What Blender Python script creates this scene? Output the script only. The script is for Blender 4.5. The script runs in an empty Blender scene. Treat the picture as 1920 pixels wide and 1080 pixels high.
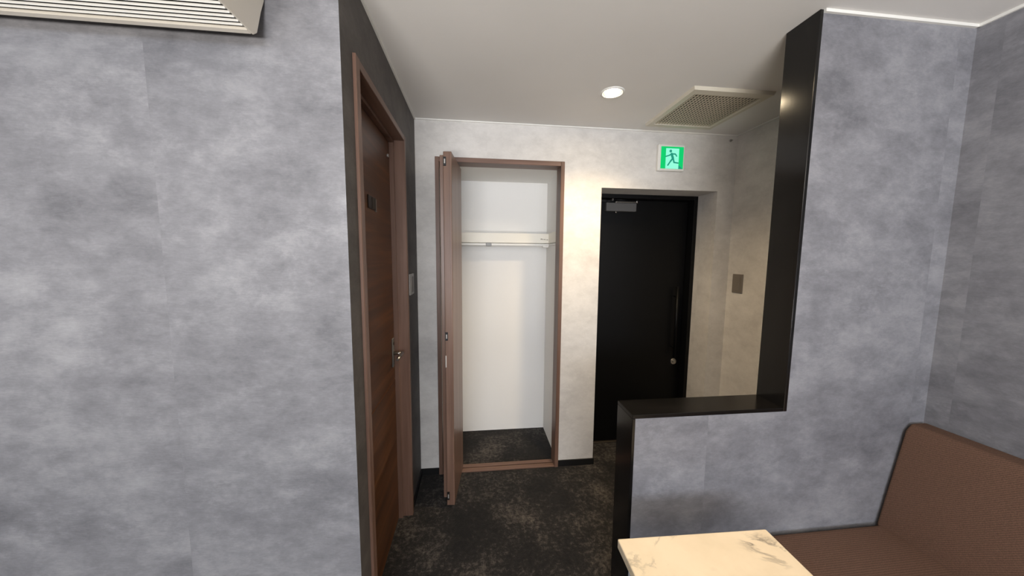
import bpy, bmesh, math, random
from mathutils import Vector, Matrix
random.seed(4)
S = bpy.context.scene
COL = S.collection
R = math.radians

# ---------------------------------------------------------------- camera, world, lights, exposure
F_PX = 614.15
cam_d = bpy.data.cameras.new('camera'); cam_d.sensor_width = 36; cam_d.sensor_fit = 'HORIZONTAL'
cam_d.lens = F_PX * 36 / 1920; cam_d.clip_start = 0.01
cam = bpy.data.objects.new('camera', cam_d); COL.objects.link(cam); S.camera = cam
c_rt = Vector((0.99372, -0.111611, 0.007966)); c_up = Vector((0.002967, 0.097445, 0.995236)); c_fw = Vector((0.111855, 0.988963, -0.097165))
m = Matrix((c_rt, c_up, -c_fw)).transposed().to_4x4(); m.translation = (0, 0, 1.5373); cam.matrix_world = m

W = bpy.data.worlds.new('world'); S.world = W; W.use_nodes = True
bg = W.node_tree.nodes['Background']; bg.inputs[0].default_value = (0.62, 0.76, 1.0, 1); bg.inputs[1].default_value = 1.2

def light(name, kind, loc, rot, energy, color, **kw):
    d = bpy.data.lights.new(name, kind); d.energy = energy; d.color = color
    for k, v in kw.items(): setattr(d, k, v)
    o = bpy.data.objects.new(name, d); COL.objects.link(o); o.location = loc; o.rotation_euler = rot
    return o
# cool daylight from behind the viewpoint; the window it enters by is invented
light('window_daylight', 'AREA', (-0.35, -4.93, 1.72), (R(90), 0, 0), 160, (0.84, 0.90, 1.0), shape='RECTANGLE', size=3.3, size_y=1.1)
# unseen fill light, added behind the viewpoint to brighten the ceiling
light('added_fill_uplight', 'AREA', (-0.55, -2.1, 0.8), (R(180), 0, 0), 300, (1.0, 0.945, 0.88), shape='RECTANGLE', size=1.6, size_y=0.7)
# recessed lamps
light('downlight_lamp', 'SPOT', (0.722, 1.748, 2.392), (0, R(-4), 0), 118, (1.0, 0.76, 0.46), spot_size=R(130), spot_blend=1.0, shadow_soft_size=0.045)
light('table_downlight_lamp', 'SPOT', (0.78, 0.56, 2.392), (0, 0, 0), 11.5, (1.0, 0.46, 0.05), spot_size=R(36), spot_blend=0.35, shadow_soft_size=0.04)

S.view_settings.view_transform = 'Standard'; S.view_settings.look = 'None'
S.view_settings.exposure = 0.0; S.view_settings.gamma = 1.0; S.view_settings.use_curve_mapping = False

# ---------------------------------------------------------------- materials
def lin(r, g, b):
    f = lambda c: (c/255/12.92) if c/255 <= 0.04045 else ((c/255+0.055)/1.055)**2.4
    return (f(r), f(g), f(b), 1)

class NT:
    def __init__(s, name):
        s.m = bpy.data.materials.new(name); s.m.use_nodes = True; s.t = s.m.node_tree; s.n = s.t.nodes
        s.b = s.n['Principled BSDF']
    def add(s, typ, **kw):
        n = s.n.new(typ)
        for k, v in kw.items(): setattr(n, k, v)
        return n
    def link(s, a, b): s.t.links.new(a, b)
    def val(s, op, a, b=None):
        n = s.add('ShaderNodeMath', operation=op)
        for i, x in enumerate((a, b)):
            if x is None: continue
            if hasattr(x, 'links'): s.link(x, n.inputs[i])
            else: n.inputs[i].default_value = x
        return n.outputs[0]
    def noise(s, vec, scale, detail=4, rough=0.55, dist=0.0):
        n = s.add('ShaderNodeTexNoise'); n.inputs['Scale'].default_value = scale; n.inputs['Detail'].default_value = detail
        n.inputs['Roughness'].default_value = rough; n.inputs['Distortion'].default_value = dist
        s.link(vec, n.inputs['Vector']); return n.outputs['Fac']
    def ramp(s, fac, stops):
        n = s.add('ShaderNodeValToRGB'); e = n.color_ramp.elements
        while len(e) < len(stops): e.new(0.5)
        for el, (p, c) in zip(e, stops): el.position = p; el.color = c
        s.link(fac, n.inputs[0]); return n.outputs[0]
    def mix(s, fac, a, b, mode='MIX'):
        n = s.add('ShaderNodeMix', data_type='RGBA', blend_type=mode)
        for i, x in ((0, fac), (6, a), (7, b)):
            if hasattr(x, 'links'): s.link(x, n.inputs[i])
            else: n.inputs[i].default_value = x
        return n.outputs[2]
    def coords(s, scale=(1, 1, 1)):
        c = s.add('ShaderNodeTexCoord'); mp = s.add('ShaderNodeMapping'); mp.inputs['Scale'].default_value = scale
        s.link(c.outputs['Object'], mp.inputs[0]); return mp.outputs[0]
    def bump(s, h, strength, dist=0.002):
        n = s.add('ShaderNodeBump'); n.inputs['Strength'].default_value = strength; n.inputs['Distance'].default_value = dist
        s.link(h, n.inputs['Height']); s.link(n.outputs[0], s.b.inputs['Normal'])
    def fin(s, color, rough=0.6, metal=0.0, spec=0.5):
        if hasattr(color, 'links'): s.link(color, s.b.inputs['Base Color'])
        else: s.b.inputs['Base Color'].default_value = color
        s.b.inputs['Roughness'].default_value = rough; s.b.inputs['Metallic'].default_value = metal
        s.b.inputs['Specular IOR Level'].default_value = spec
        return s.m

def concrete(name, dark, midc, lightc, off=0.0, contrast=1.0, bump=0.25):
    t = NT(name)
    c = t.add('ShaderNodeTexCoord'); sp = t.add('ShaderNodeSeparateXYZ'); t.link(c.outputs['Object'], sp.inputs[0])
    s = t.val('ADD', t.val('ADD', sp.outputs[0], sp.outputs[1]), off)
    drop = t.val('FLOOR', t.val('DIVIDE', s, 0.9))                       # each hung width of wallpaper has its own print
    jump = t.add('ShaderNodeCombineXYZ'); t.link(t.val('MULTIPLY', drop, 3.71), jump.inputs[0]); t.link(t.val('MULTIPLY', drop, 1.93), jump.inputs[2])
    v = t.add('ShaderNodeVectorMath', operation='ADD'); t.link(c.outputs['Object'], v.inputs[0]); t.link(jump.outputs[0], v.inputs[1])
    st = t.add('ShaderNodeMapping'); st.inputs['Scale'].default_value = (1, 1, 1.55); t.link(v.outputs[0], st.inputs[0])
    a = t.noise(st.outputs[0], 2.6, 6, 0.6)
    b = t.noise(st.outputs[0], 7.5, 9, 0.74, 0.15)
    st2 = t.add('ShaderNodeMapping'); st2.inputs['Scale'].default_value = (24, 24, 50); t.link(v.outputs[0], st2.inputs[0])
    f = t.noise(st2.outputs[0], 1.0, 6, 0.75)
    hi = t.noise(st.outputs[0], 4.3, 10, 0.78, 0.1)                       # sharper flecks scraped through the print
    fl = t.add('ShaderNodeMapRange', interpolation_type='SMOOTHSTEP'); fl.inputs[1].default_value = 0.53; fl.inputs[2].default_value = 0.66
    t.link(hi, fl.inputs[0])
    mixf = t.val('ADD', t.val('ADD', t.val('MULTIPLY', a, 0.42), t.val('MULTIPLY', b, 0.46)), t.val('MULTIPLY', f, 0.12))
    mixf = t.val('ADD', mixf, t.val('MULTIPLY', fl.outputs[0], 0.055))
    mixf = t.val('SUBTRACT', mixf, 0.012)
    w = 0.145 / contrast
    col = t.ramp(mixf, [(0.5-w, dark), (0.5, midc), (0.5+w, lightc)])
    weave = t.add('ShaderNodeMapping'); weave.inputs['Scale'].default_value = (60, 60, 330); t.link(v.outputs[0], weave.inputs[0])
    wv = t.noise(weave.outputs[0], 1.0, 2, 0.5)
    col = t.mix(t.val('MULTIPLY', t.val('SUBTRACT', wv, 0.42), 0.35), col, (1, 1, 1, 1), 'SOFT_LIGHT')
    t.bump(t.val('ADD', wv, t.val('MULTIPLY', f, 0.6)), bump, 0.0012)
    return t.fin(col, 0.62, 0, 0.35)

def wood(name, base, dark, pale, axis='z', rough=0.42):
    t = NT(name)
    sc = {'z': (38, 38, 1.6), 'y': (38, 1.6, 38), 'x': (1.6, 38, 38)}[axis]
    lo = {'z': (9, 9, 0.5), 'y': (9, 0.7, 9), 'x': (0.7, 9, 9)}[axis]
    v = t.coords(sc); g = t.noise(v, 1.0, 6, 0.6, 0.6)
    v2 = t.coords(lo); k = t.noise(v2, 1.0, 4, 0.55, 0.9)
    col = t.ramp(t.val('ADD', t.val('MULTIPLY', k, 0.6), t.val('MULTIPLY', g, 0.4)), [(0.33, dark), (0.5, base), (0.66, pale)])
    t.bump(g, 0.12, 0.0006)
    return t.fin(col, rough, 0, 0.4)

def plain(name, color, rough=0.5, metal=0.0, spec=0.5, grain=0.06, scale=60):
    t = NT(name); n = t.noise(t.coords(), scale, 3, 0.6)
    col = t.mix(t.val('MULTIPLY', n, grain), color, tuple(min(1, c*0.5) for c in color[:3]) + (1,))
    t.bump(n, 0.06, 0.0005)
    return t.fin(col, rough, metal, spec)

def emit(name, color, strength):
    t = NT(name); t.fin((0, 0, 0, 1), 0.4); t.b.inputs['Emission Color'].default_value = color; t.b.inputs['Emission Strength'].default_value = strength
    return t.m

M = {}
M['wall'] = concrete('grey_concrete_wallpaper', lin(97, 97, 102), lin(124, 124, 129), lin(148, 148, 152), off=-0.184)
M['wall_left'] = concrete('grey_concrete_wallpaper_broad', lin(97, 97, 101), lin(122, 122, 126), lin(146, 146, 149), off=-0.159)
M['wall_pale'] = concrete('pale_concrete_wallpaper', lin(184, 181, 178), lin(206, 203, 199), lin(222, 219, 215), off=0.4, contrast=0.8)
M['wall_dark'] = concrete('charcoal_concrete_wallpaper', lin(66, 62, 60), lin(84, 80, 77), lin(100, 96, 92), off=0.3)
def ceil_mat():
    t = NT('ceiling_wallpaper'); n = t.noise(t.coords(), 180, 3, 0.6); k = t.noise(t.coords(), 1.3, 3, 0.5)
    col = t.ramp(k, [(0.3, lin(218, 216, 213)), (0.7, lin(226, 224, 221))]); t.bump(n, 0.25, 0.0012); return t.fin(col, 0.8, 0, 0.2)
M['ceiling'] = ceil_mat()
M['white'] = plain('white_lining_paper', lin(236, 235, 232), 0.7, 0, 0.25, 0.03)
M['white_gloss'] = plain('white_plastic', lin(228, 227, 222), 0.4, 0, 0.45, 0.04)
M['cream_board'] = plain('cream_laminate', lin(238, 234, 222), 0.45, 0, 0.4, 0.04)
M['beige'] = plain('beige_plastic', lin(222, 216, 204), 0.5, 0, 0.35, 0.1, 300)
M['vent'] = plain('ivory_plastic', lin(205, 198, 182), 0.4, 0, 0.45, 0.06)
M['vent_slat'] = plain('ivory_plastic_slat', lin(190, 180, 160), 0.5, 0, 0.35, 0.06)
M['cavity'] = plain('cavity_shade', lin(38, 32, 26), 0.8, 0, 0.2)  # near-black stands in for the shade inside hollows
M['black_wood'] = wood('black_lacquered_wood', (0.0055, 0.005, 0.0047, 1), (0.0035, 0.0032, 0.003, 1), (0.009, 0.008, 0.0075, 1), 'z', 0.17)
M['black_wood_x'] = wood('black_lacquered_wood_across', (0.0055, 0.005, 0.0047, 1), (0.0035, 0.0032, 0.003, 1), (0.009, 0.008, 0.0075, 1), 'x', 0.2)
M['black_wood_x'].node_tree.nodes['Principled BSDF'].inputs['Specular IOR Level'].default_value = 0.25
M['black'] = plain('black_painted_steel', (0.003, 0.0031, 0.0035, 1), 0.42, 0, 0.2, 0.1)
M['black_base'] = plain('black_vinyl', (0.006, 0.006, 0.006, 1), 0.5, 0, 0.35)
M['wood_v'] = wood('walnut_laminate_upright', lin(110, 84, 71), lin(88, 65, 54), lin(128, 100, 86), 'z')
M['wood_h'] = wood('walnut_laminate_across', lin(110, 84, 71), lin(88, 65, 54), lin(128, 100, 86), 'x')
M['wood_y'] = wood('walnut_laminate_along', lin(110, 84, 71), lin(88, 65, 54), lin(128, 100, 86), 'y')
M['leaf_y'] = wood('walnut_door_veneer', lin(82, 51, 29), lin(52, 31, 18), lin(110, 72, 42), 'y', 0.38)
M['leaf_fold'] = wood('walnut_fold_veneer', lin(118, 92, 78), lin(100, 76, 63), lin(134, 108, 94), 'z', 0.35)
M['steel'] = plain('brushed_steel', lin(180, 176, 170), 0.28, 1.0, 0.5, 0.1, 200)
M['closer'] = plain('dull_grey_closer', lin(84, 83, 82), 0.55, 0.1, 0.35)
M['grey_metal'] = plain('grey_painted_metal', lin(120, 119, 117), 0.45, 0.3, 0.5)
M['bronze'] = plain('dark_bronze_metal', lin(62, 56, 50), 0.5, 0.4, 0.4)
M['plate'] = plain('dark_grey_plate', lin(128, 121, 114), 0.45, 0.3, 0.5)
M['plate_light'] = plain('light_grey_plate', lin(170, 166, 162), 0.4, 0.3, 0.5)
M['dark_plate'] = plain('dark_sign_plate', lin(40, 30, 26), 0.35, 0.2, 0.5)
M['green'] = emit('sign_green', (0.0, 0.62, 0.16, 1), 1.0)
M['green_pale'] = emit('sign_pale', (0.30, 1.0, 0.72, 1), 1.0)
M['green_dark'] = emit('sign_figure', (0.015, 0.30, 0.20, 1), 1.0)
M['lamp'] = emit('lamp_glow', (1.0, 0.80, 0.52, 1), 110)
M['ink'] = plain('grey_print', lin(150, 142, 128), 0.6)

def carpet():
    t = NT('mottled_carpet'); v = t.coords()
    a = t.noise(v, 3.2, 3, 0.6, 0.3); b = t.noise(v, 42, 5, 0.75, 0.3); f = t.noise(v, 260, 2, 0.6)
    k = t.val('ADD', t.val('ADD', t.val('MULTIPLY', a, 0.42), t.val('MULTIPLY', b, 0.46)), t.val('MULTIPLY', f, 0.12))
    col = t.ramp(k, [(0.42, lin(21, 20, 20)), (0.51, lin(34, 32, 31)), (0.56, lin(63, 59, 56)), (0.64, lin(90, 85, 80))])
    t.bump(t.val('ADD', f, t.val('MULTIPLY', b, 0.5)), 0.6, 0.004)
    t.b.inputs['Sheen Weight'].default_value = 0.1
    return t.fin(col, 0.95, 0, 0.1)
M['carpet'] = carpet()

def marble():
    t = NT('white_marble_top'); v = t.coords((1.0, 1.0, 1.0))
    n = t.add('ShaderNodeTexNoise'); n.inputs['Scale'].default_value = 3.2; n.inputs['Detail'].default_value = 8; n.inputs['Roughness'].default_value = 0.62; n.inputs['Distortion'].default_value = 1.1
    t.link(v, n.inputs['Vector'])
    ridge = t.val('ABSOLUTE', t.val('SUBTRACT', n.outputs['Fac'], 0.5))
    vein = t.ramp(ridge, [(0.0, (1, 1, 1, 1)), (0.012, (0.55, 0.55, 0.55, 1)), (0.03, (0, 0, 0, 1))])
    mask = t.ramp(t.noise(v, 4.5, 2, 0.5), [(0.52, (0, 0, 0, 1)), (0.66, (1, 1, 1, 1))])
    veinm = t.val('MULTIPLY', vein, mask)
    haze = t.noise(v, 6, 5, 0.6)
    base = t.ramp(haze, [(0.35, lin(220, 206, 180)), (0.6, lin(229, 215, 190))])  # lamp's warmth mixed into the cream; the marble itself is white
    return t.fin(t.mix(t.val('MULTIPLY', veinm, 0.9), base, lin(84, 80, 76)), 0.3, 0, 0.45)
M['marble'] = marble()

def fabric():
    t = NT('brown_ribbed_fabric')
    c = t.add('ShaderNodeTexCoord'); sp = t.add('ShaderNodeSeparateXYZ'); t.link(c.outputs['Object'], sp.inputs[0])
    w = t.val('SINE', t.val('MULTIPLY', t.val('ADD', sp.outputs[1], sp.outputs[2]), 780))
    n = t.noise(c.outputs['Object'], 320, 3, 0.7)
    k = t.val('ADD', t.val('MULTIPLY', w, 0.12), n)
    col = t.ramp(k, [(0.3, lin(92, 70, 58)), (0.7, lin(122, 94, 78))]); t.bump(k, 0.3, 0.0015)
    return t.fin(col, 0.8, 0, 0.2)
M['fabric'] = fabric()

# ---------------------------------------------------------------- mesh helpers
def loc_of(p): 
    v = Vector((0, 0, 0))
    while p is not None: v += p.location; p = p.parent
    return v

def add_box(bm, x0, x1, y0, y1, z0, z1, mi=0, px=None):
    vs = [bm.verts.new(p) for p in ((x0,y0,z0),(x1,y0,z0),(x1,y1,z0),(x0,y1,z0),(x0,y0,z1),(x1,y0,z1),(x1,y1,z1),(x0,y1,z1))]
    for k, idx in enumerate(((0,3,2,1),(4,5,6,7),(0,1,5,4),(1,2,6,5),(2,3,7,6),(3,0,4,7))):
        f = bm.faces.new([vs[i] for i in idx]); f.material_index = px if (px is not None and k == 3) else mi

def add_prism(bm, pts, axis, a0, a1, mi=0):
    """extrude a closed outline along an axis; the outline uses the two other axes in order"""
    def P(u, v, a): return {'x': (a, u, v), 'y': (u, a, v), 'z': (u, v, a)}[axis]
    A = [bm.verts.new(P(u, v, a0)) for u, v in pts]; B = [bm.verts.new(P(u, v, a1)) for u, v in pts]
    n = len(pts)
    fs = [bm.faces.new(A), bm.faces.new(B[::-1])]
    for i in range(n): fs.append(bm.faces.new((A[i], B[i], B[(i+1) % n], A[(i+1) % n])))
    for f in fs: f.material_index = mi

def add_tube(bm, a, b, r0, r1=None, n=16, mi=0):
    a, b = Vector(a), Vector(b); r1 = r0 if r1 is None else r1
    d = (b-a).normalized(); u = d.orthogonal().normalized(); w = d.cross(u)
    A, B = [], []
    for i in range(n):
        t = 2*math.pi*i/n; e = u*math.cos(t)+w*math.sin(t)
        A.append(bm.verts.new(a+e*r0)); B.append(bm.verts.new(b+e*r1))
    bm.faces.new(A[::-1]); bm.faces.new(B)
    for i in range(n): bm.faces.new((A[i], A[(i+1) % n], B[(i+1) % n], B[i])).smooth = True
    
def add_lathe(bm, cx, cy, prof, n=32):
    rings = [[bm.verts.new((cx+r*math.cos(2*math.pi*i/n), cy+r*math.sin(2*math.pi*i/n), z)) for i in range(n)] for r, z in prof]
    for A, B in zip(rings, rings[1:]):
        for i in range(n): bm.faces.new((A[i], A[(i+1) % n], B[(i+1) % n], B[i])).smooth = True
    return rings

def mk(name, fn, mats, parent=None, bevel=0.0, seg=2, smooth=False, origin=None):
    """fn(bm) draws in world coordinates; linked as ONE mesh object"""
    bm = bmesh.new(); fn(bm)
    bmesh.ops.recalc_face_normals(bm, faces=bm.faces)
    if bevel:
        bmesh.ops.bevel(bm, geom=[e for e in bm.edges if e.is_manifold and e.calc_face_angle(0) > 0.5], offset=bevel, segments=seg, profile=0.5, affect='EDGES', clamp_overlap=True)
    me = bpy.data.meshes.new(name)
    o0 = Vector(origin) if origin else Vector((0, 0, 0))
    base = loc_of(parent) + o0
    bmesh.ops.translate(bm, verts=bm.verts, vec=-base)
    bm.to_mesh(me); bm.free()
    for x in (mats if isinstance(mats, list) else [mats]): me.materials.append(x)
    if smooth:
        for p in me.polygons: p.use_smooth = True
    o = bpy.data.objects.new(name, me); COL.objects.link(o); o.location = o0
    if parent: o.parent = parent
    return o

def boxes(*bs, mi=0): return lambda bm: [add_box(bm, *b) for b in bs]
def B(*b): return boxes(b)

def tag(o, label=None, cat=None, group=None, kind=None):
    if label: o['label'] = label
    if cat: o['category'] = cat
    if group: o['group'] = group
    if kind: o['kind'] = kind
    return o
def thing(name, loc, label, cat, group=None, kind=None):
    o = bpy.data.objects.new(name, None); o.empty_display_size = 0.05; COL.objects.link(o); o.location = loc
    return tag(o, label, cat, group, kind)
def struct(o): o['kind'] = 'structure'; return o

# ---------------------------------------------------------------- dimensions (metres)
CZ = 2.40          # ceiling
L = -0.38          # face of the side wall with the brown door
LF = 1.044         # face of the broad grey wall
BY = 2.221         # face of the back wall
RX = 1.852         # face of the right wall
P1, P2 = 1.099, 1.227   # partition front / back
PX0, PX1 = 0.576, 1.195 # partition: end of the half-height part, start of the full-height part
SZ = 0.956         # top of the half-height part

# ---------------------------------------------------------------- structure
struct(mk('floor', boxes((-3.4, 2.1, -5.1, 2.95, -0.08, 0)), M['carpet']))
struct(mk('ceiling', boxes((-3.4, 2.1, -5.1, 2.95, CZ, CZ+0.08)), M['ceiling']))
def f_left(bm):
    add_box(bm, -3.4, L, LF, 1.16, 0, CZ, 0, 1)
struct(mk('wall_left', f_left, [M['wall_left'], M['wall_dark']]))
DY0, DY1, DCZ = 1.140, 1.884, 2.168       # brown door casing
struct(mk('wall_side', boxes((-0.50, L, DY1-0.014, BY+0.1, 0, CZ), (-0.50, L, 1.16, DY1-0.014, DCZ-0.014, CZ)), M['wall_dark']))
CX0, CX1, CH = -0.255, 0.600, 2.169       # closet casing, outer
EX0, EX1, EZ, ER = 0.865, 1.725, 2.009, 2.421   # entry recess
def f_back(bm):
    add_box(bm, -0.60, CX0+0.012, BY, BY+0.10, 0, CZ)
    add_box(bm, CX0+0.012, CX1-0.012, BY, BY+0.10, CH-0.012, CZ)
    add_box(bm, CX1-0.012, EX0, BY, BY+0.10, 0, CZ)
    add_box(bm, EX0-0.1, EX0, BY+0.10, 2.60, 0, CZ)
    add_box(bm, EX0, EX1, BY, 2.60, EZ, CZ)
    add_box(bm, EX1, RX+0.08, BY, 2.60, 0, CZ)
    add_box(bm, EX0-0.1, RX+0.08, 2.60, 2.66, 0, CZ)  # added slab, unseen: stops outside light leaking round the black door
struct(mk('wall_back', f_back, M['wall_pale']))
struct(mk('wall_right', lambda bm: (add_box(bm, RX, RX+0.1, -5.1, P2-0.003, 0, CZ, 0), add_box(bm, RX, RX+0.1, P2-0.003, BY, 0, CZ, 1)), [M['wall'], M['wall_pale']]))
def f_closet(bm):
    add_box(bm, -0.35, 0.66, 2.773, 2.83, 0, 2.2)
    add_box(bm, 0.607, 0.66, BY+0.1, 2.773, 0, 2.2)
    add_box(bm, -0.35, -0.27, BY+0.1, 2.773, 0, 2.2)
    add_box(bm, -0.35, 0.66, BY+0.1, 2.83, 2.146, 2.2)
struct(mk('wall_closet', f_closet, M['white']))
def f_part(bm):
    add_box(bm, PX0+0.013, PX1+0.013, P1+0.003, P2-0.003, 0, SZ-0.014)
    add_box(bm, PX1+0.013, RX, P1+0.003, P2-0.003, 0, CZ)
struct(mk('wall_partition', f_part, M['wall']))
# unseen remainder of the room; its window is invented to let daylight in
def f_rear(bm):
    add_box(bm, -3.4, -2.1, -5.1, -5.0, 0, CZ); add_box(bm, 1.4, 2.1, -5.1, -5.0, 0, CZ)
    add_box(bm, -2.1, 1.4, -5.1, -5.0, 0, 1.1); add_box(bm, -2.1, 1.4, -5.1, -5.0, 2.36, CZ)
struct(mk('wall_rear', f_rear, M['wall_pale']))
struct(mk('wall_far_left', boxes((-3.4, -3.3, -5.0, LF, 0, CZ)), M['wall']))
# black boards that cap the partition
tr = struct(thing('trim_1', (PX0, P1, 0), 'glossy black board edging the stepped grey partition', 'trim'))
mk('edge_board', B(PX1, PX1+0.014, P1, P2, SZ-0.015, CZ), M['black_wood'], tr, 0.0015, 1)
mk('edge_board', B(PX0, PX1-0.0005, P1, P2, SZ-0.015, SZ), M['black_wood_x'], tr, 0.0015, 1)
mk('edge_board', B(PX0, PX0+0.0125, P1, P2, 0, SZ-0.0155), M['black_wood'], tr, 0.0015, 1)
# thin white ceiling mouldings
def crown(name, *b): return struct(mk(name, boxes(*b), M['white_gloss']))
crown('trim_2', (L, L+0.008, LF+0.01, BY-0.008, CZ-0.010, CZ))
crown('trim_3', (L, RX, BY-0.008, BY, CZ-0.007, CZ))
crown('trim_4', (RX-0.008, RX, P2, BY-0.008, CZ-0.007, CZ), (RX-0.008, RX, -5.0, P1-0.006, CZ-0.010, CZ))
crown('trim_5', (PX1+0.016, RX-0.008, P1-0.006, P1+0.003, CZ-0.010, CZ))
crown('trim_6', (-3.3, L, LF-0.008, LF, CZ-0.010, CZ))
# black skirting
def base(name, *b): return struct(mk(name, boxes(*b), M['black_base'], None, 0.002, 1))
base('baseboard_back', (L, CX0-0.001, BY-0.008, BY, 0, 0.048), (CX1+0.001, EX0+0.008, BY-0.008, BY, 0, 0.048), (EX0, EX0+0.008, BY, ER, 0, 0.048), (EX1, RX, BY-0.008, BY, 0, 0.048), (EX1-0.008, EX1, BY-0.008, ER, 0, 0.048))
base('baseboard_side', (L, L+0.008, DY1+0.001, BY-0.008, 0, 0.048), (L, L+0.008, LF-0.008, DY0-0.001, 0, 0.048))
base('baseboard_left', (-3.3, L, LF-0.008, LF, 0, 0.048))
base('baseboard_right', (RX-0.008, RX, P2, BY-0.008, 0, 0.048))

# ---------------------------------------------------------------- brown door in the side wall
d1 = struct(thing('door_1', (L, DY0, 0), 'walnut veneer door with steel lever handle set in the dark side wall', 'door'))
fx = L+0.010
def f_jamb(y0, y1):
    return boxes((-0.50, fx, y0, y1, 0, DCZ))
mk('door_jamb', f_jamb(DY0, DY0+0.038), M['wood_v'], d1, 0.002, 1)
mk('door_jamb', f_jamb(DY1-0.028, DY1), M['wood_v'], d1, 0.002, 1)
mk('door_head', boxes((-0.50, fx-0.001, DY0+0.038, DY1-0.028, DCZ-0.028, DCZ)), M['wood_y'], d1, 0.002, 1)
mk('door_stop', boxes((-0.50, L-0.045, DY1-0.040, DY1-0.028, 0, DCZ-0.028), (-0.50, L-0.045, DY0+0.038, DY1-0.040, DCZ-0.042, DCZ-0.028)), M['wood_v'], d1)
LX = L-0.067      # leaf face
def leaf_panel(z0, z1):
    return boxes((LX-0.036, LX, DY0+0.041, DY1-0.043, z0, z1))
mk('door_panel', leaf_panel(0.006, 0.8475), M['leaf_y'], d1, 0.003, 2)
mk('door_panel', leaf_panel(0.8515, DCZ-0.045), M['leaf_y'], d1, 0.003, 2)
mk('panel_groove', B(LX-0.034, LX-0.004, DY0+0.041, DY1-0.043, 0.846, 0.853), M['wood_y'], d1)
h = mk('lever_handle', lambda bm: (add_tube(bm, (LX+0.006, 1.800, 1.005), (LX+0.052, 1.800, 1.005), 0.009), add_tube(bm, (LX+0.050, 1.806, 1.005), (LX+0.050, 1.690, 1.003), 0.0095, 0.0075)), M['steel'], d1)
mk('handle_plate', boxes((LX, LX+0.006, 1.782, 1.818, 0.93, 1.09)), M['grey_metal'], h, 0.003, 1)
mk('keyhole', lambda bm: add_tube(bm, (LX+0.006, 1.800, 1.060), (LX+0.009, 1.800, 1.060), 0.008), M['dark_plate'], h)
pl = mk('door_sign', boxes((LX, LX+0.005, 1.458, 1.555, 1.735, 1.79)), M['dark_plate'], d1, 0.001, 1)
mk('sign_edge', boxes((LX, LX+0.007, 1.5555, 1.566, 1.730, 1.786)), M['plate'], pl)
mk('sign_panel', boxes((LX+0.005, LX+0.007, 1.505, 1.552, 1.738, 1.786)), M['bronze'], pl)
mk('door_bumper', lambda bm: add_tube(bm, (LX, 1.797, 2.045), (LX+0.008, 1.797, 2.045), 0.008), M['plate_light'], d1)

# ---------------------------------------------------------------- closet with bifold door
d2 = struct(thing('door_2', (CX0, BY, 0), 'walnut bifold closet door folded open at the left jamb', 'door'))
def cas(x0, x1): return boxes((x0, x1, BY-0.012, BY+0.10, 0, CH))
mk('closet_jamb', cas(CX0, CX0+0.026), M['wood_v'], d2, 0.0015, 1)
mk('closet_jamb', cas(CX1-0.026, CX1), M['wood_v'], d2, 0.0015, 1)
mk('closet_head', boxes((CX0+0.026, CX1-0.026, BY-0.011, BY+0.10, CH-0.030, CH)), M['wood_h'], d2, 0.0015, 1)
sl = mk('closet_sill', boxes((CX0+0.026, CX1-0.026, BY-0.008, BY+0.030, 0, 0.010), (CX0+0.026, CX1-0.026, BY+0.040, BY+0.075, 0, 0.010)), M['wood_h'], d2, 0.0015, 1)
mk('sill_track', boxes((CX0+0.026, CX1-0.026, BY+0.028, BY+0.042, 0, 0.003)), M['cavity'], sl)
ZT, ZB = 2.108, 0.016
def quad_leaf(p0, p1, th):
    """a leaf standing between two plan points, thickness to its left"""
    a, b = Vector(p0), Vector(p1); d = (b-a).normalized(); n = Vector((-d.y, d.x))*th
    pts = [a, b, b+n, a+n]
    return lambda bm: add_prism(bm, [(q.x, q.y) for q in pts], 'z', ZB, ZT)
lf2 = mk('fold_leaf', quad_leaf((-0.128, 1.893), (-0.090, 2.262), 0.046), M['leaf_fold'], d2, 0.002, 1)
lf1 = mk('fold_leaf', quad_leaf((-0.1785, 1.965), (-0.1755, 2.262), 0.021), M['leaf_fold'], d2, 0.002, 1)
for z in (2.054, 1.070, 0.080):
    def f_hinge(bm):
        add_box(bm, -0.1725, -0.1580, 1.8895, 1.900, z-0.024, z+0.024, 0)
        add_box(bm, -0.1680, -0.1620, 1.8880, 1.8897, z-0.012, z+0.012, 1)
    hp = mk('fold_hinge', f_hinge, [M['black_base'], M['plate_light']], lf2)
lat = mk('door_pull', boxes((-0.1725, -0.1675, 1.8915, 1.902, 0.885, 0.955)), M['white_gloss'], lf2, 0.001, 1)
lip = mk('leaf_edging', boxes((-0.141, -0.139, 1.8905, 1.899, ZB+0.004, ZT-0.004)), M['wood_v'], lf2)

# shelf inside
sh = thing('closet_shelf', (0.15, 2.64, 1.64), 'cream shelf upstand with hanging rail across the inside of the open closet', 'shelf')
SY = 2.635
mk('shelf_fascia', boxes((-0.268, 0.606, SY, SY+0.014, 1.642, 1.719)), M['cream_board'], sh, 0.0015, 1)
mk('shelf_board', boxes((-0.268, 0.606, SY+0.014, 2.772, 1.690, 1.708)), M['cream_board'], sh)
mk('side_cleat', boxes((0.594, 0.6065, 2.40, SY, 1.642, 1.722)), M['cream_board'], sh, 0.0015, 1)
rl = mk('hanging_rail', boxes((-0.268, 0.6, SY-0.006, SY+0.014, 1.620, 1.637), (0.594, 0.6065, 2.40, SY-0.006, 1.624, 1.637)), M['white_gloss'], sh, 0.002, 1)
mk('rail_bracket', boxes((0.085, 0.130, SY-0.010, SY+0.012, 1.614, 1.641)), M['grey_metal'], rl, 0.002, 1)
mk('rail_bracket', boxes((0.545, 0.590, SY-0.014, SY+0.012, 1.608, 1.628)), M['white_gloss'], rl, 0.002, 1)
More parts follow.
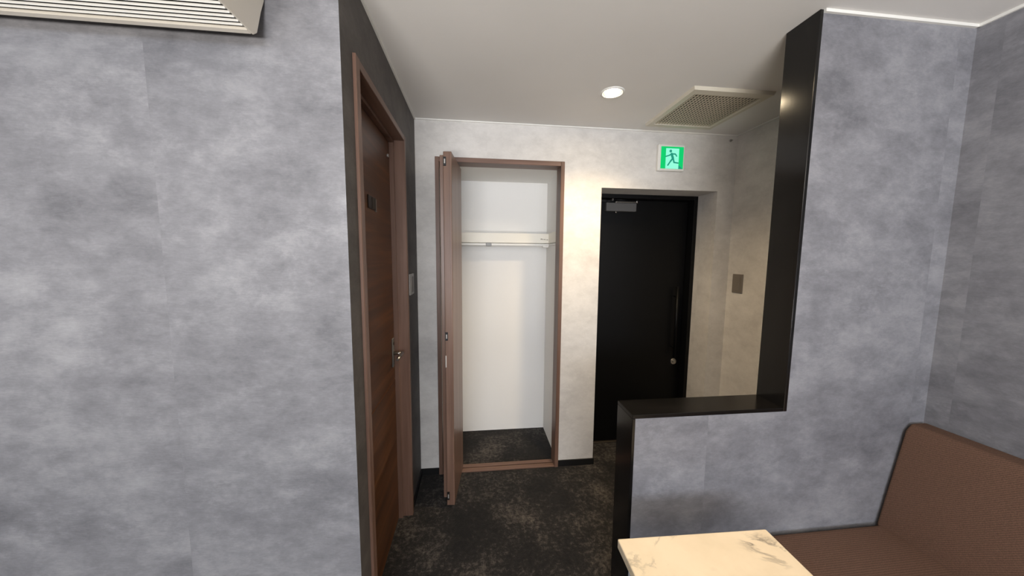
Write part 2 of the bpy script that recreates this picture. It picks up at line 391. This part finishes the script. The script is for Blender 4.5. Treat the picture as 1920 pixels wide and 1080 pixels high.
fp = mk('shelf_print', boxes((0.528, 0.541, SY-0.001, SY, 1.671, 1.679), (0.544, 0.552, SY-0.001, SY, 1.670, 1.676), (0.556, 0.565, SY-0.001, SY, 1.669, 1.676), (0.568, 0.575, SY-0.001, SY, 1.668, 1.673), (0.578, 0.590, SY-0.001, SY, 1.667, 1.673)), M['ink'], sh)

# ---------------------------------------------------------------- black entry door
d3 = struct(thing('door_3', (1.3, ER, 0), 'matt black entry door with closer and long pull bar in the recess', 'door'))
FY1 = 2.53
mk('door_jamb', boxes((EX0+0.0005, EX0+0.040, ER, FY1, 0, EZ-0.0005)), M['black'], d3, 0.0015, 1)
mk('door_jamb', boxes((EX1-0.030, EX1-0.0005, ER, FY1, 0, EZ-0.0005)), M['black'], d3, 0.0015, 1)
mk('door_head', boxes((EX0+0.040, EX1-0.030, ER, FY1, EZ-0.030, EZ-0.0005)), M['black'], d3, 0.0015, 1)
LY = 2.495
mk('door_leaf', boxes((EX0+0.042, EX1-0.032, LY, LY+0.04, 0.011, EZ-0.031)), M['black'], d3, 0.002, 1)
mk('threshold', boxes((EX0+0.040, EX1-0.030, 2.475, 2.54, 0, 0.010)), M['bronze'], d3, 0.003, 1)
pb = mk('pull_bar', lambda bm: (add_tube(bm, (1.618, LY-0.045, 0.72), (1.618, LY-0.045, 1.30), 0.011), add_tube(bm, (1.618, LY-0.045, 0.80), (1.618, LY, 0.80), 0.008), add_tube(bm, (1.618, LY-0.045, 1.22), (1.618, LY, 1.22), 0.008)), M['black'], d3)
mk('lock_knob', lambda bm: (add_tube(bm, (1.640, LY, 0.675), (1.640, LY-0.008, 0.675), 0.026, 0.024, 24), add_tube(bm, (1.640, LY-0.008, 0.675), (1.640, LY-0.024, 0.675), 0.011, 0.010)), M['steel'], d3)
cb = mk('door_closer', boxes((0.998, 1.240, LY-0.042, LY, 1.886, 1.950)), M['closer'], d3, 0.004, 2)
def f_arm(bm):
    add_tube(bm, (1.082, LY-0.022, 1.948), (1.082, LY-0.022, 1.966), 0.010)
    add_box(bm, 1.078, 1.250, LY-0.036, LY-0.026, 1.952, 1.961)
    add_tube(bm, (1.246, LY-0.031, 1.950), (1.246, LY-0.031, 1.974), 0.008)
mk('closer_arm', f_arm, M['steel'], cb)
def f_arm2(bm):
    a, b = Vector((1.246, LY-0.031, 1.968)), Vector((1.048, LY-0.012, 1.978))
    add_tube(bm, a, b, 0.005, None, 8)
mk('closer_link', f_arm2, M['black'], cb)
mk('closer_bracket', boxes((1.040, 1.052, LY-0.045, LY-0.005, 1.966, 1.979), (1.040, 1.045, LY-0.048, LY-0.043, 1.962, 1.979)), M['steel'], cb)
mk('closer_screw', lambda bm: add_tube(bm, (1.082, LY-0.024, 1.887), (1.082, LY-0.024, 1.874), 0.008), M['steel'], cb)
mk('closer_stop', boxes((0.965, 1.000, LY-0.02, LY-0.001, 1.958, 1.974)), M['black_base'], d3)

# ---------------------------------------------------------------- exit sign over the entry door
sx0, sx1, sz0, sz1 = 1.249, 1.443, 2.131, 2.308
es = thing('exit_sign', (1.346, BY, sz0), 'square lit green exit sign with a running figure above the black door', 'exit sign')
mk('sign_housing', boxes((sx0, sx1, BY-0.028, BY, sz0, sz1)), M['white_gloss'], es, 0.006, 2)
def up(px, py):   # sketch coordinates of the pictogram -> wall
    return sx0+0.018 + (px-290)/570*(sx1-sx0-0.030), sz0+0.014 + (890-py)/650*(sz1-sz0-0.030)
yf = BY-0.028
a, b = up(290, 890), up(860, 240)
pn = mk('sign_panel', boxes((a[0], b[0], yf-0.0015, yf+0.002, a[1], b[1])), M['green'], es)
a, b = up(412, 888), up(742, 292)
dw = mk('doorway_mark', boxes((a[0], b[0], yf-0.0022, yf-0.001, a[1], b[1])), M['green_pale'], pn)
def f_fig(bm):
    y0, y1 = yf-0.0030, yf-0.0020
    def stroke(p, q, w):
        p, q = Vector(up(*p)), Vector(up(*q)); d = (q-p).normalized(); n = Vector((-d.y, d.x))*w/2
        pts = []
        for k in range(5):
            t = math.pi*k/4; pts.append(q + n*math.cos(t) + d*(w/2)*math.sin(t))
        for k in range(5):
            t = math.pi*k/4; pts.append(p - n*math.cos(t) - d*(w/2)*math.sin(t))
        add_prism(bm, [(v.x, v.y) for v in pts], 'y', y0, y1)
    cx, cz = up(528, 372); add_prism(bm, [(cx+0.0095*math.cos(i*math.pi/8), cz+0.0095*math.sin(i*math.pi/8)) for i in range(16)], 'y', y0, y1)
    for p, q, w in (((555, 455), (592, 585), 0.017), ((555, 455), (495, 500), 0.009), ((495, 500), (410, 535), 0.008), ((560, 452), (650, 455), 0.009), ((650, 455), (684, 515), 0.008),
                    ((585, 590), (532, 675), 0.011), ((532, 675), (470, 790), 0.009), ((600, 590), (625, 702), 0.011), ((625, 702), (728, 716), 0.009)):
        stroke(p, q, w)
mk('running_figure', f_fig, M['green_dark'], pn)
def f_shadow(bm):
    add_prism(bm, [up(*q) for q in ((742, 780), (742, 888), (850, 888), (800, 830))], 'y', yf-0.0030, yf-0.0020)
mk('doorway_shadow', f_shadow, M['green_dark'], pn)

# ---------------------------------------------------------------- ceiling downlights
M['halo'] = emit('painted_halo_glow', (1.0, 0.62, 0.28, 1), 1.6)  # glowing ring painted in as the warm halo around each lamp
def downlight(cx, cy, label):
    t = thing('downlight', (cx, cy, CZ), label, 'downlight')
    mk('trim_ring', lambda bm: add_lathe(bm, cx, cy, [(0.062, CZ), (0.062, CZ-0.003), (0.056, CZ-0.006), (0.050, CZ-0.005), (0.047, CZ-0.0005)]), M['white_gloss'], t)
    mk('halo_ring', lambda bm: add_lathe(bm, cx, cy, [(0.050, CZ-0.0044), (0.047, CZ-0.001), (0.040, CZ-0.001)]), M['halo'], t)
    def disc(bm):
        r = add_lathe(bm, cx, cy, [(0.042, CZ-0.0015), (0.030, CZ-0.0035), (0.010, CZ-0.0045)]); bm.faces.new(r[-1])
    mk('lamp_disc', disc, M['lamp'], t)
downlight(0.722, 1.748, 'glowing round warm downlight in the ceiling near the exhaust grille')
downlight(0.78, 0.56, 'round warm downlight in the ceiling over the marble table')

# ---------------------------------------------------------------- ceiling exhaust grille
vx0, vx1, vy0, vy1 = 1.103, 1.560, 1.630, 2.118
vt = thing('ceiling_vent', (1.33, 1.874, CZ), 'square ivory exhaust grille mounted in the ceiling near the back right corner', 'vent')
ix0, ix1, iy0, iy1 = 1.142, 1.522, 1.680, 2.068
vf = CZ-0.016
def f_vframe(bm):
    o = [(vx0, vy0), (vx1, vy0), (vx1, vy1), (vx0, vy1)]; i = [(ix0, iy0), (ix1, iy0), (ix1, iy1), (ix0, iy1)]
    g = lambda pts, z, e=0: [bm.verts.new((x + (e if x < 1.33 else -e), y + (e if y < 1.87 else -e), z)) for x, y in pts]
    A, Bq, Cq, Dq = g(o, CZ), g(o, vf, 0.006), g(i, vf-0.002, -0.004), g(i, CZ-0.001)
    for P, Q in ((A, Bq), (Bq, Cq), (Cq, Dq)):
        for k in range(4): bm.faces.new((P[k], P[(k+1) % 4], Q[(k+1) % 4], Q[k]))
mk('vent_frame', f_vframe, M['vent'], vt)
mk('vent_shade_sheet', boxes((ix0-0.002, ix1+0.002, iy0-0.002, iy1+0.002, CZ-0.003, CZ-0.0005)), M['cavity'], vt)  # dark sheet standing in for the shaded hollow above the slats
n = 22
first = None
def rep(first, loc, parent):
    c = first.copy(); COL.objects.link(c); c.parent = parent; c.location = loc; return c
n = 20
for k in range(n):
    x = ix0 + (k+0.5)*(ix1-ix0)/n
    if first is None: first = mk('vent_slat', boxes((x-0.0036, x+0.0036, iy0, iy1, CZ-0.015, CZ-0.012)), M['vent_slat'], vt); x_0 = x
    else: rep(first, (x-x_0, 0, 0), vt)
first = None; n = 18
for k in range(n):
    y = iy0 + (k+0.5)*(iy1-iy0)/n
    if first is None: first = mk('vent_bar', boxes((ix0, ix1, y-0.0014, y+0.0014, CZ-0.0125, CZ-0.0105)), M['vent_slat'], vt); y_0 = y
    else: rep(first, (0, y-y_0, 0), vt)

# ---------------------------------------------------------------- switch plates
sw = thing('light_switch', (RX, 2.12, 1.36), 'dark grey switch plate on the pale right wall beside the black door', 'switch')
mk('switch_plate', boxes((RX-0.008, RX, 2.076, 2.166, 1.290, 1.422)), M['plate'], sw, 0.002, 1)
mk('switch_rocker', boxes((RX-0.011, RX-0.007, 2.098, 2.144, 1.306, 1.406)), M['plate'], sw, 0.001, 1)
sw = thing('light_switch', (L, 1.985, 1.37), 'grey switch plate on the dark side wall beside the brown door', 'switch')
mk('switch_plate', boxes((L, L+0.009, 1.935, 2.050, 1.305, 1.428)), M['plate_light'], sw, 0.002, 1)
mk('switch_rocker', boxes((L+0.008, L+0.012, 1.965, 2.020, 1.32, 1.412)), M['plate'], sw, 0.001, 1)
mkp = mk('wall_hook', lambda bm: (add_tube(bm, (1.800, BY, 2.362), (1.800, BY-0.006, 2.362), 0.009), add_tube(bm, (1.800, BY-0.006, 2.362), (1.800, BY-0.018, 2.360), 0.004)), M['plate_light'])
tag(mkp, 'tiny grey wall fixing high in the back right corner', 'hook')

# ---------------------------------------------------------------- ceiling-hung air conditioner
AX1, AX0 = -0.572, -1.86
ab = 2.107
ac = thing('air_conditioner', (-1.2, 0.66, ab), 'beige ceiling hung air conditioner with louvred underside above the broad grey wall', 'air conditioner')
prof = [(0.985, ab), (1.000, 2.120), (1.022, 2.185), (1.039, 2.225), (1.039, 2.345), (0.34, 2.345), (0.34, 2.26), (0.42, 2.155), (0.52, ab)]
ins = [(0.985, ab+0.012), (0.995, 2.13), (1.015, 2.19), (1.034, 2.228), (1.034, 2.34), (0.345, 2.34), (0.345, 2.26), (0.425, 2.16), (0.52, ab+0.012)]
mk('unit_body', lambda bm: add_prism(bm, ins, 'x', AX0+0.004, AX1-0.004), M['beige'], ac)
mk('side_panel', lambda bm: add_prism(bm, prof, 'x', AX1-0.004, AX1), M['beige'], ac, 0.001, 1)
mk('side_panel', lambda bm: add_prism(bm, prof, 'x', AX0, AX0+0.004), M['beige'], ac, 0.001, 1)
mk('rear_lip', boxes((AX0+0.0045, AX1-0.0045, 0.966, 0.985, ab, ab+0.012)), M['beige'], ac, 0.002, 1)
mk('grille_shade_sheet', boxes((AX0+0.0045, AX1-0.0045, 0.53, 0.962, ab+0.0105, ab+0.0118)), M['cavity'], ac)  # dark sheet in place of the unlit inside of the unit
first = None
for k in range(30):
    y = 0.953 - k*0.0143
    if first is None:
        first = mk('grille_slat', lambda bm: add_prism(bm, [(y-0.0042, ab-0.002), (y+0.0042, ab+0.003), (y+0.0030, ab+0.009), (y-0.0042, ab+0.004)], 'x', AX0+0.0045, AX1-0.0045), M['white_gloss'], ac); y_0 = y
    else: rep(first, (0, y-y_0, 0), ac)
for x, y in ((-0.75, 0.45), (-0.75, 0.95), (-1.68, 0.45), (-1.68, 0.95)):
    mk('hanger_bolt', lambda bm: add_tube(bm, (x, y, 2.34), (x, y, CZ), 0.006, None, 8), M['grey_metal'], ac)

# ---------------------------------------------------------------- marble table
TZ = 0.665
tb = thing('table', (0.69, 0.65, 0), 'white marble topped table standing against the brown bench seat', 'table')
ang = R(-1.6)
def rotp(x, y, cx=0.690, cy=0.905):
    dx, dy = x-cx, y-cy; return cx+dx*math.cos(ang)-dy*math.sin(ang), cy+dx*math.sin(ang)+dy*math.cos(ang)
tx0, tx1, ty0, ty1 = 0.438, 0.933, 0.28, 0.888
top = mk('table_top', lambda bm: add_prism(bm, [rotp(*q) for q in ((tx0, ty0), (tx1, ty0), (tx1, ty1), (tx0, ty1))], 'z', TZ-0.030, TZ), M['marble'], tb, 0.004, 2)
mk('table_column', lambda bm: add_tube(bm, (0.69, 0.58, 0.02), (0.69, 0.58, TZ-0.032), 0.035, None, 24), M['black'], tb)
mk('table_base', boxes((0.49, 0.89, 0.38, 0.78, 0, 0.020)), M['black'], tb, 0.005, 2)

# ---------------------------------------------------------------- bench seat
sf = thing('bench_seat', (1.5, 0.3, 0), 'brown upholstered bench with sloping backrest along the grey partition', 'bench')
mk('seat_cushion', boxes((1.165, 1.76, -0.75, 1.094, 0.26, 0.438)), M['fabric'], sf, 0.028, 5, True)
mk('bench_plinth', boxes((1.22, 1.845, -0.75, 1.090, 0, 0.262)), M['black_base'], sf)
def f_backrest(bm):
    pts = [(1.668, 0.425), (1.752, 0.84), (1.775, 0.868), (1.845, 0.868), (1.845, 0.425)]
    add_prism(bm, [(x, z) for x, z in pts], 'y', -0.75, 1.094)
mk('backrest', f_backrest, M['fabric'], sf, 0.010, 4, True)
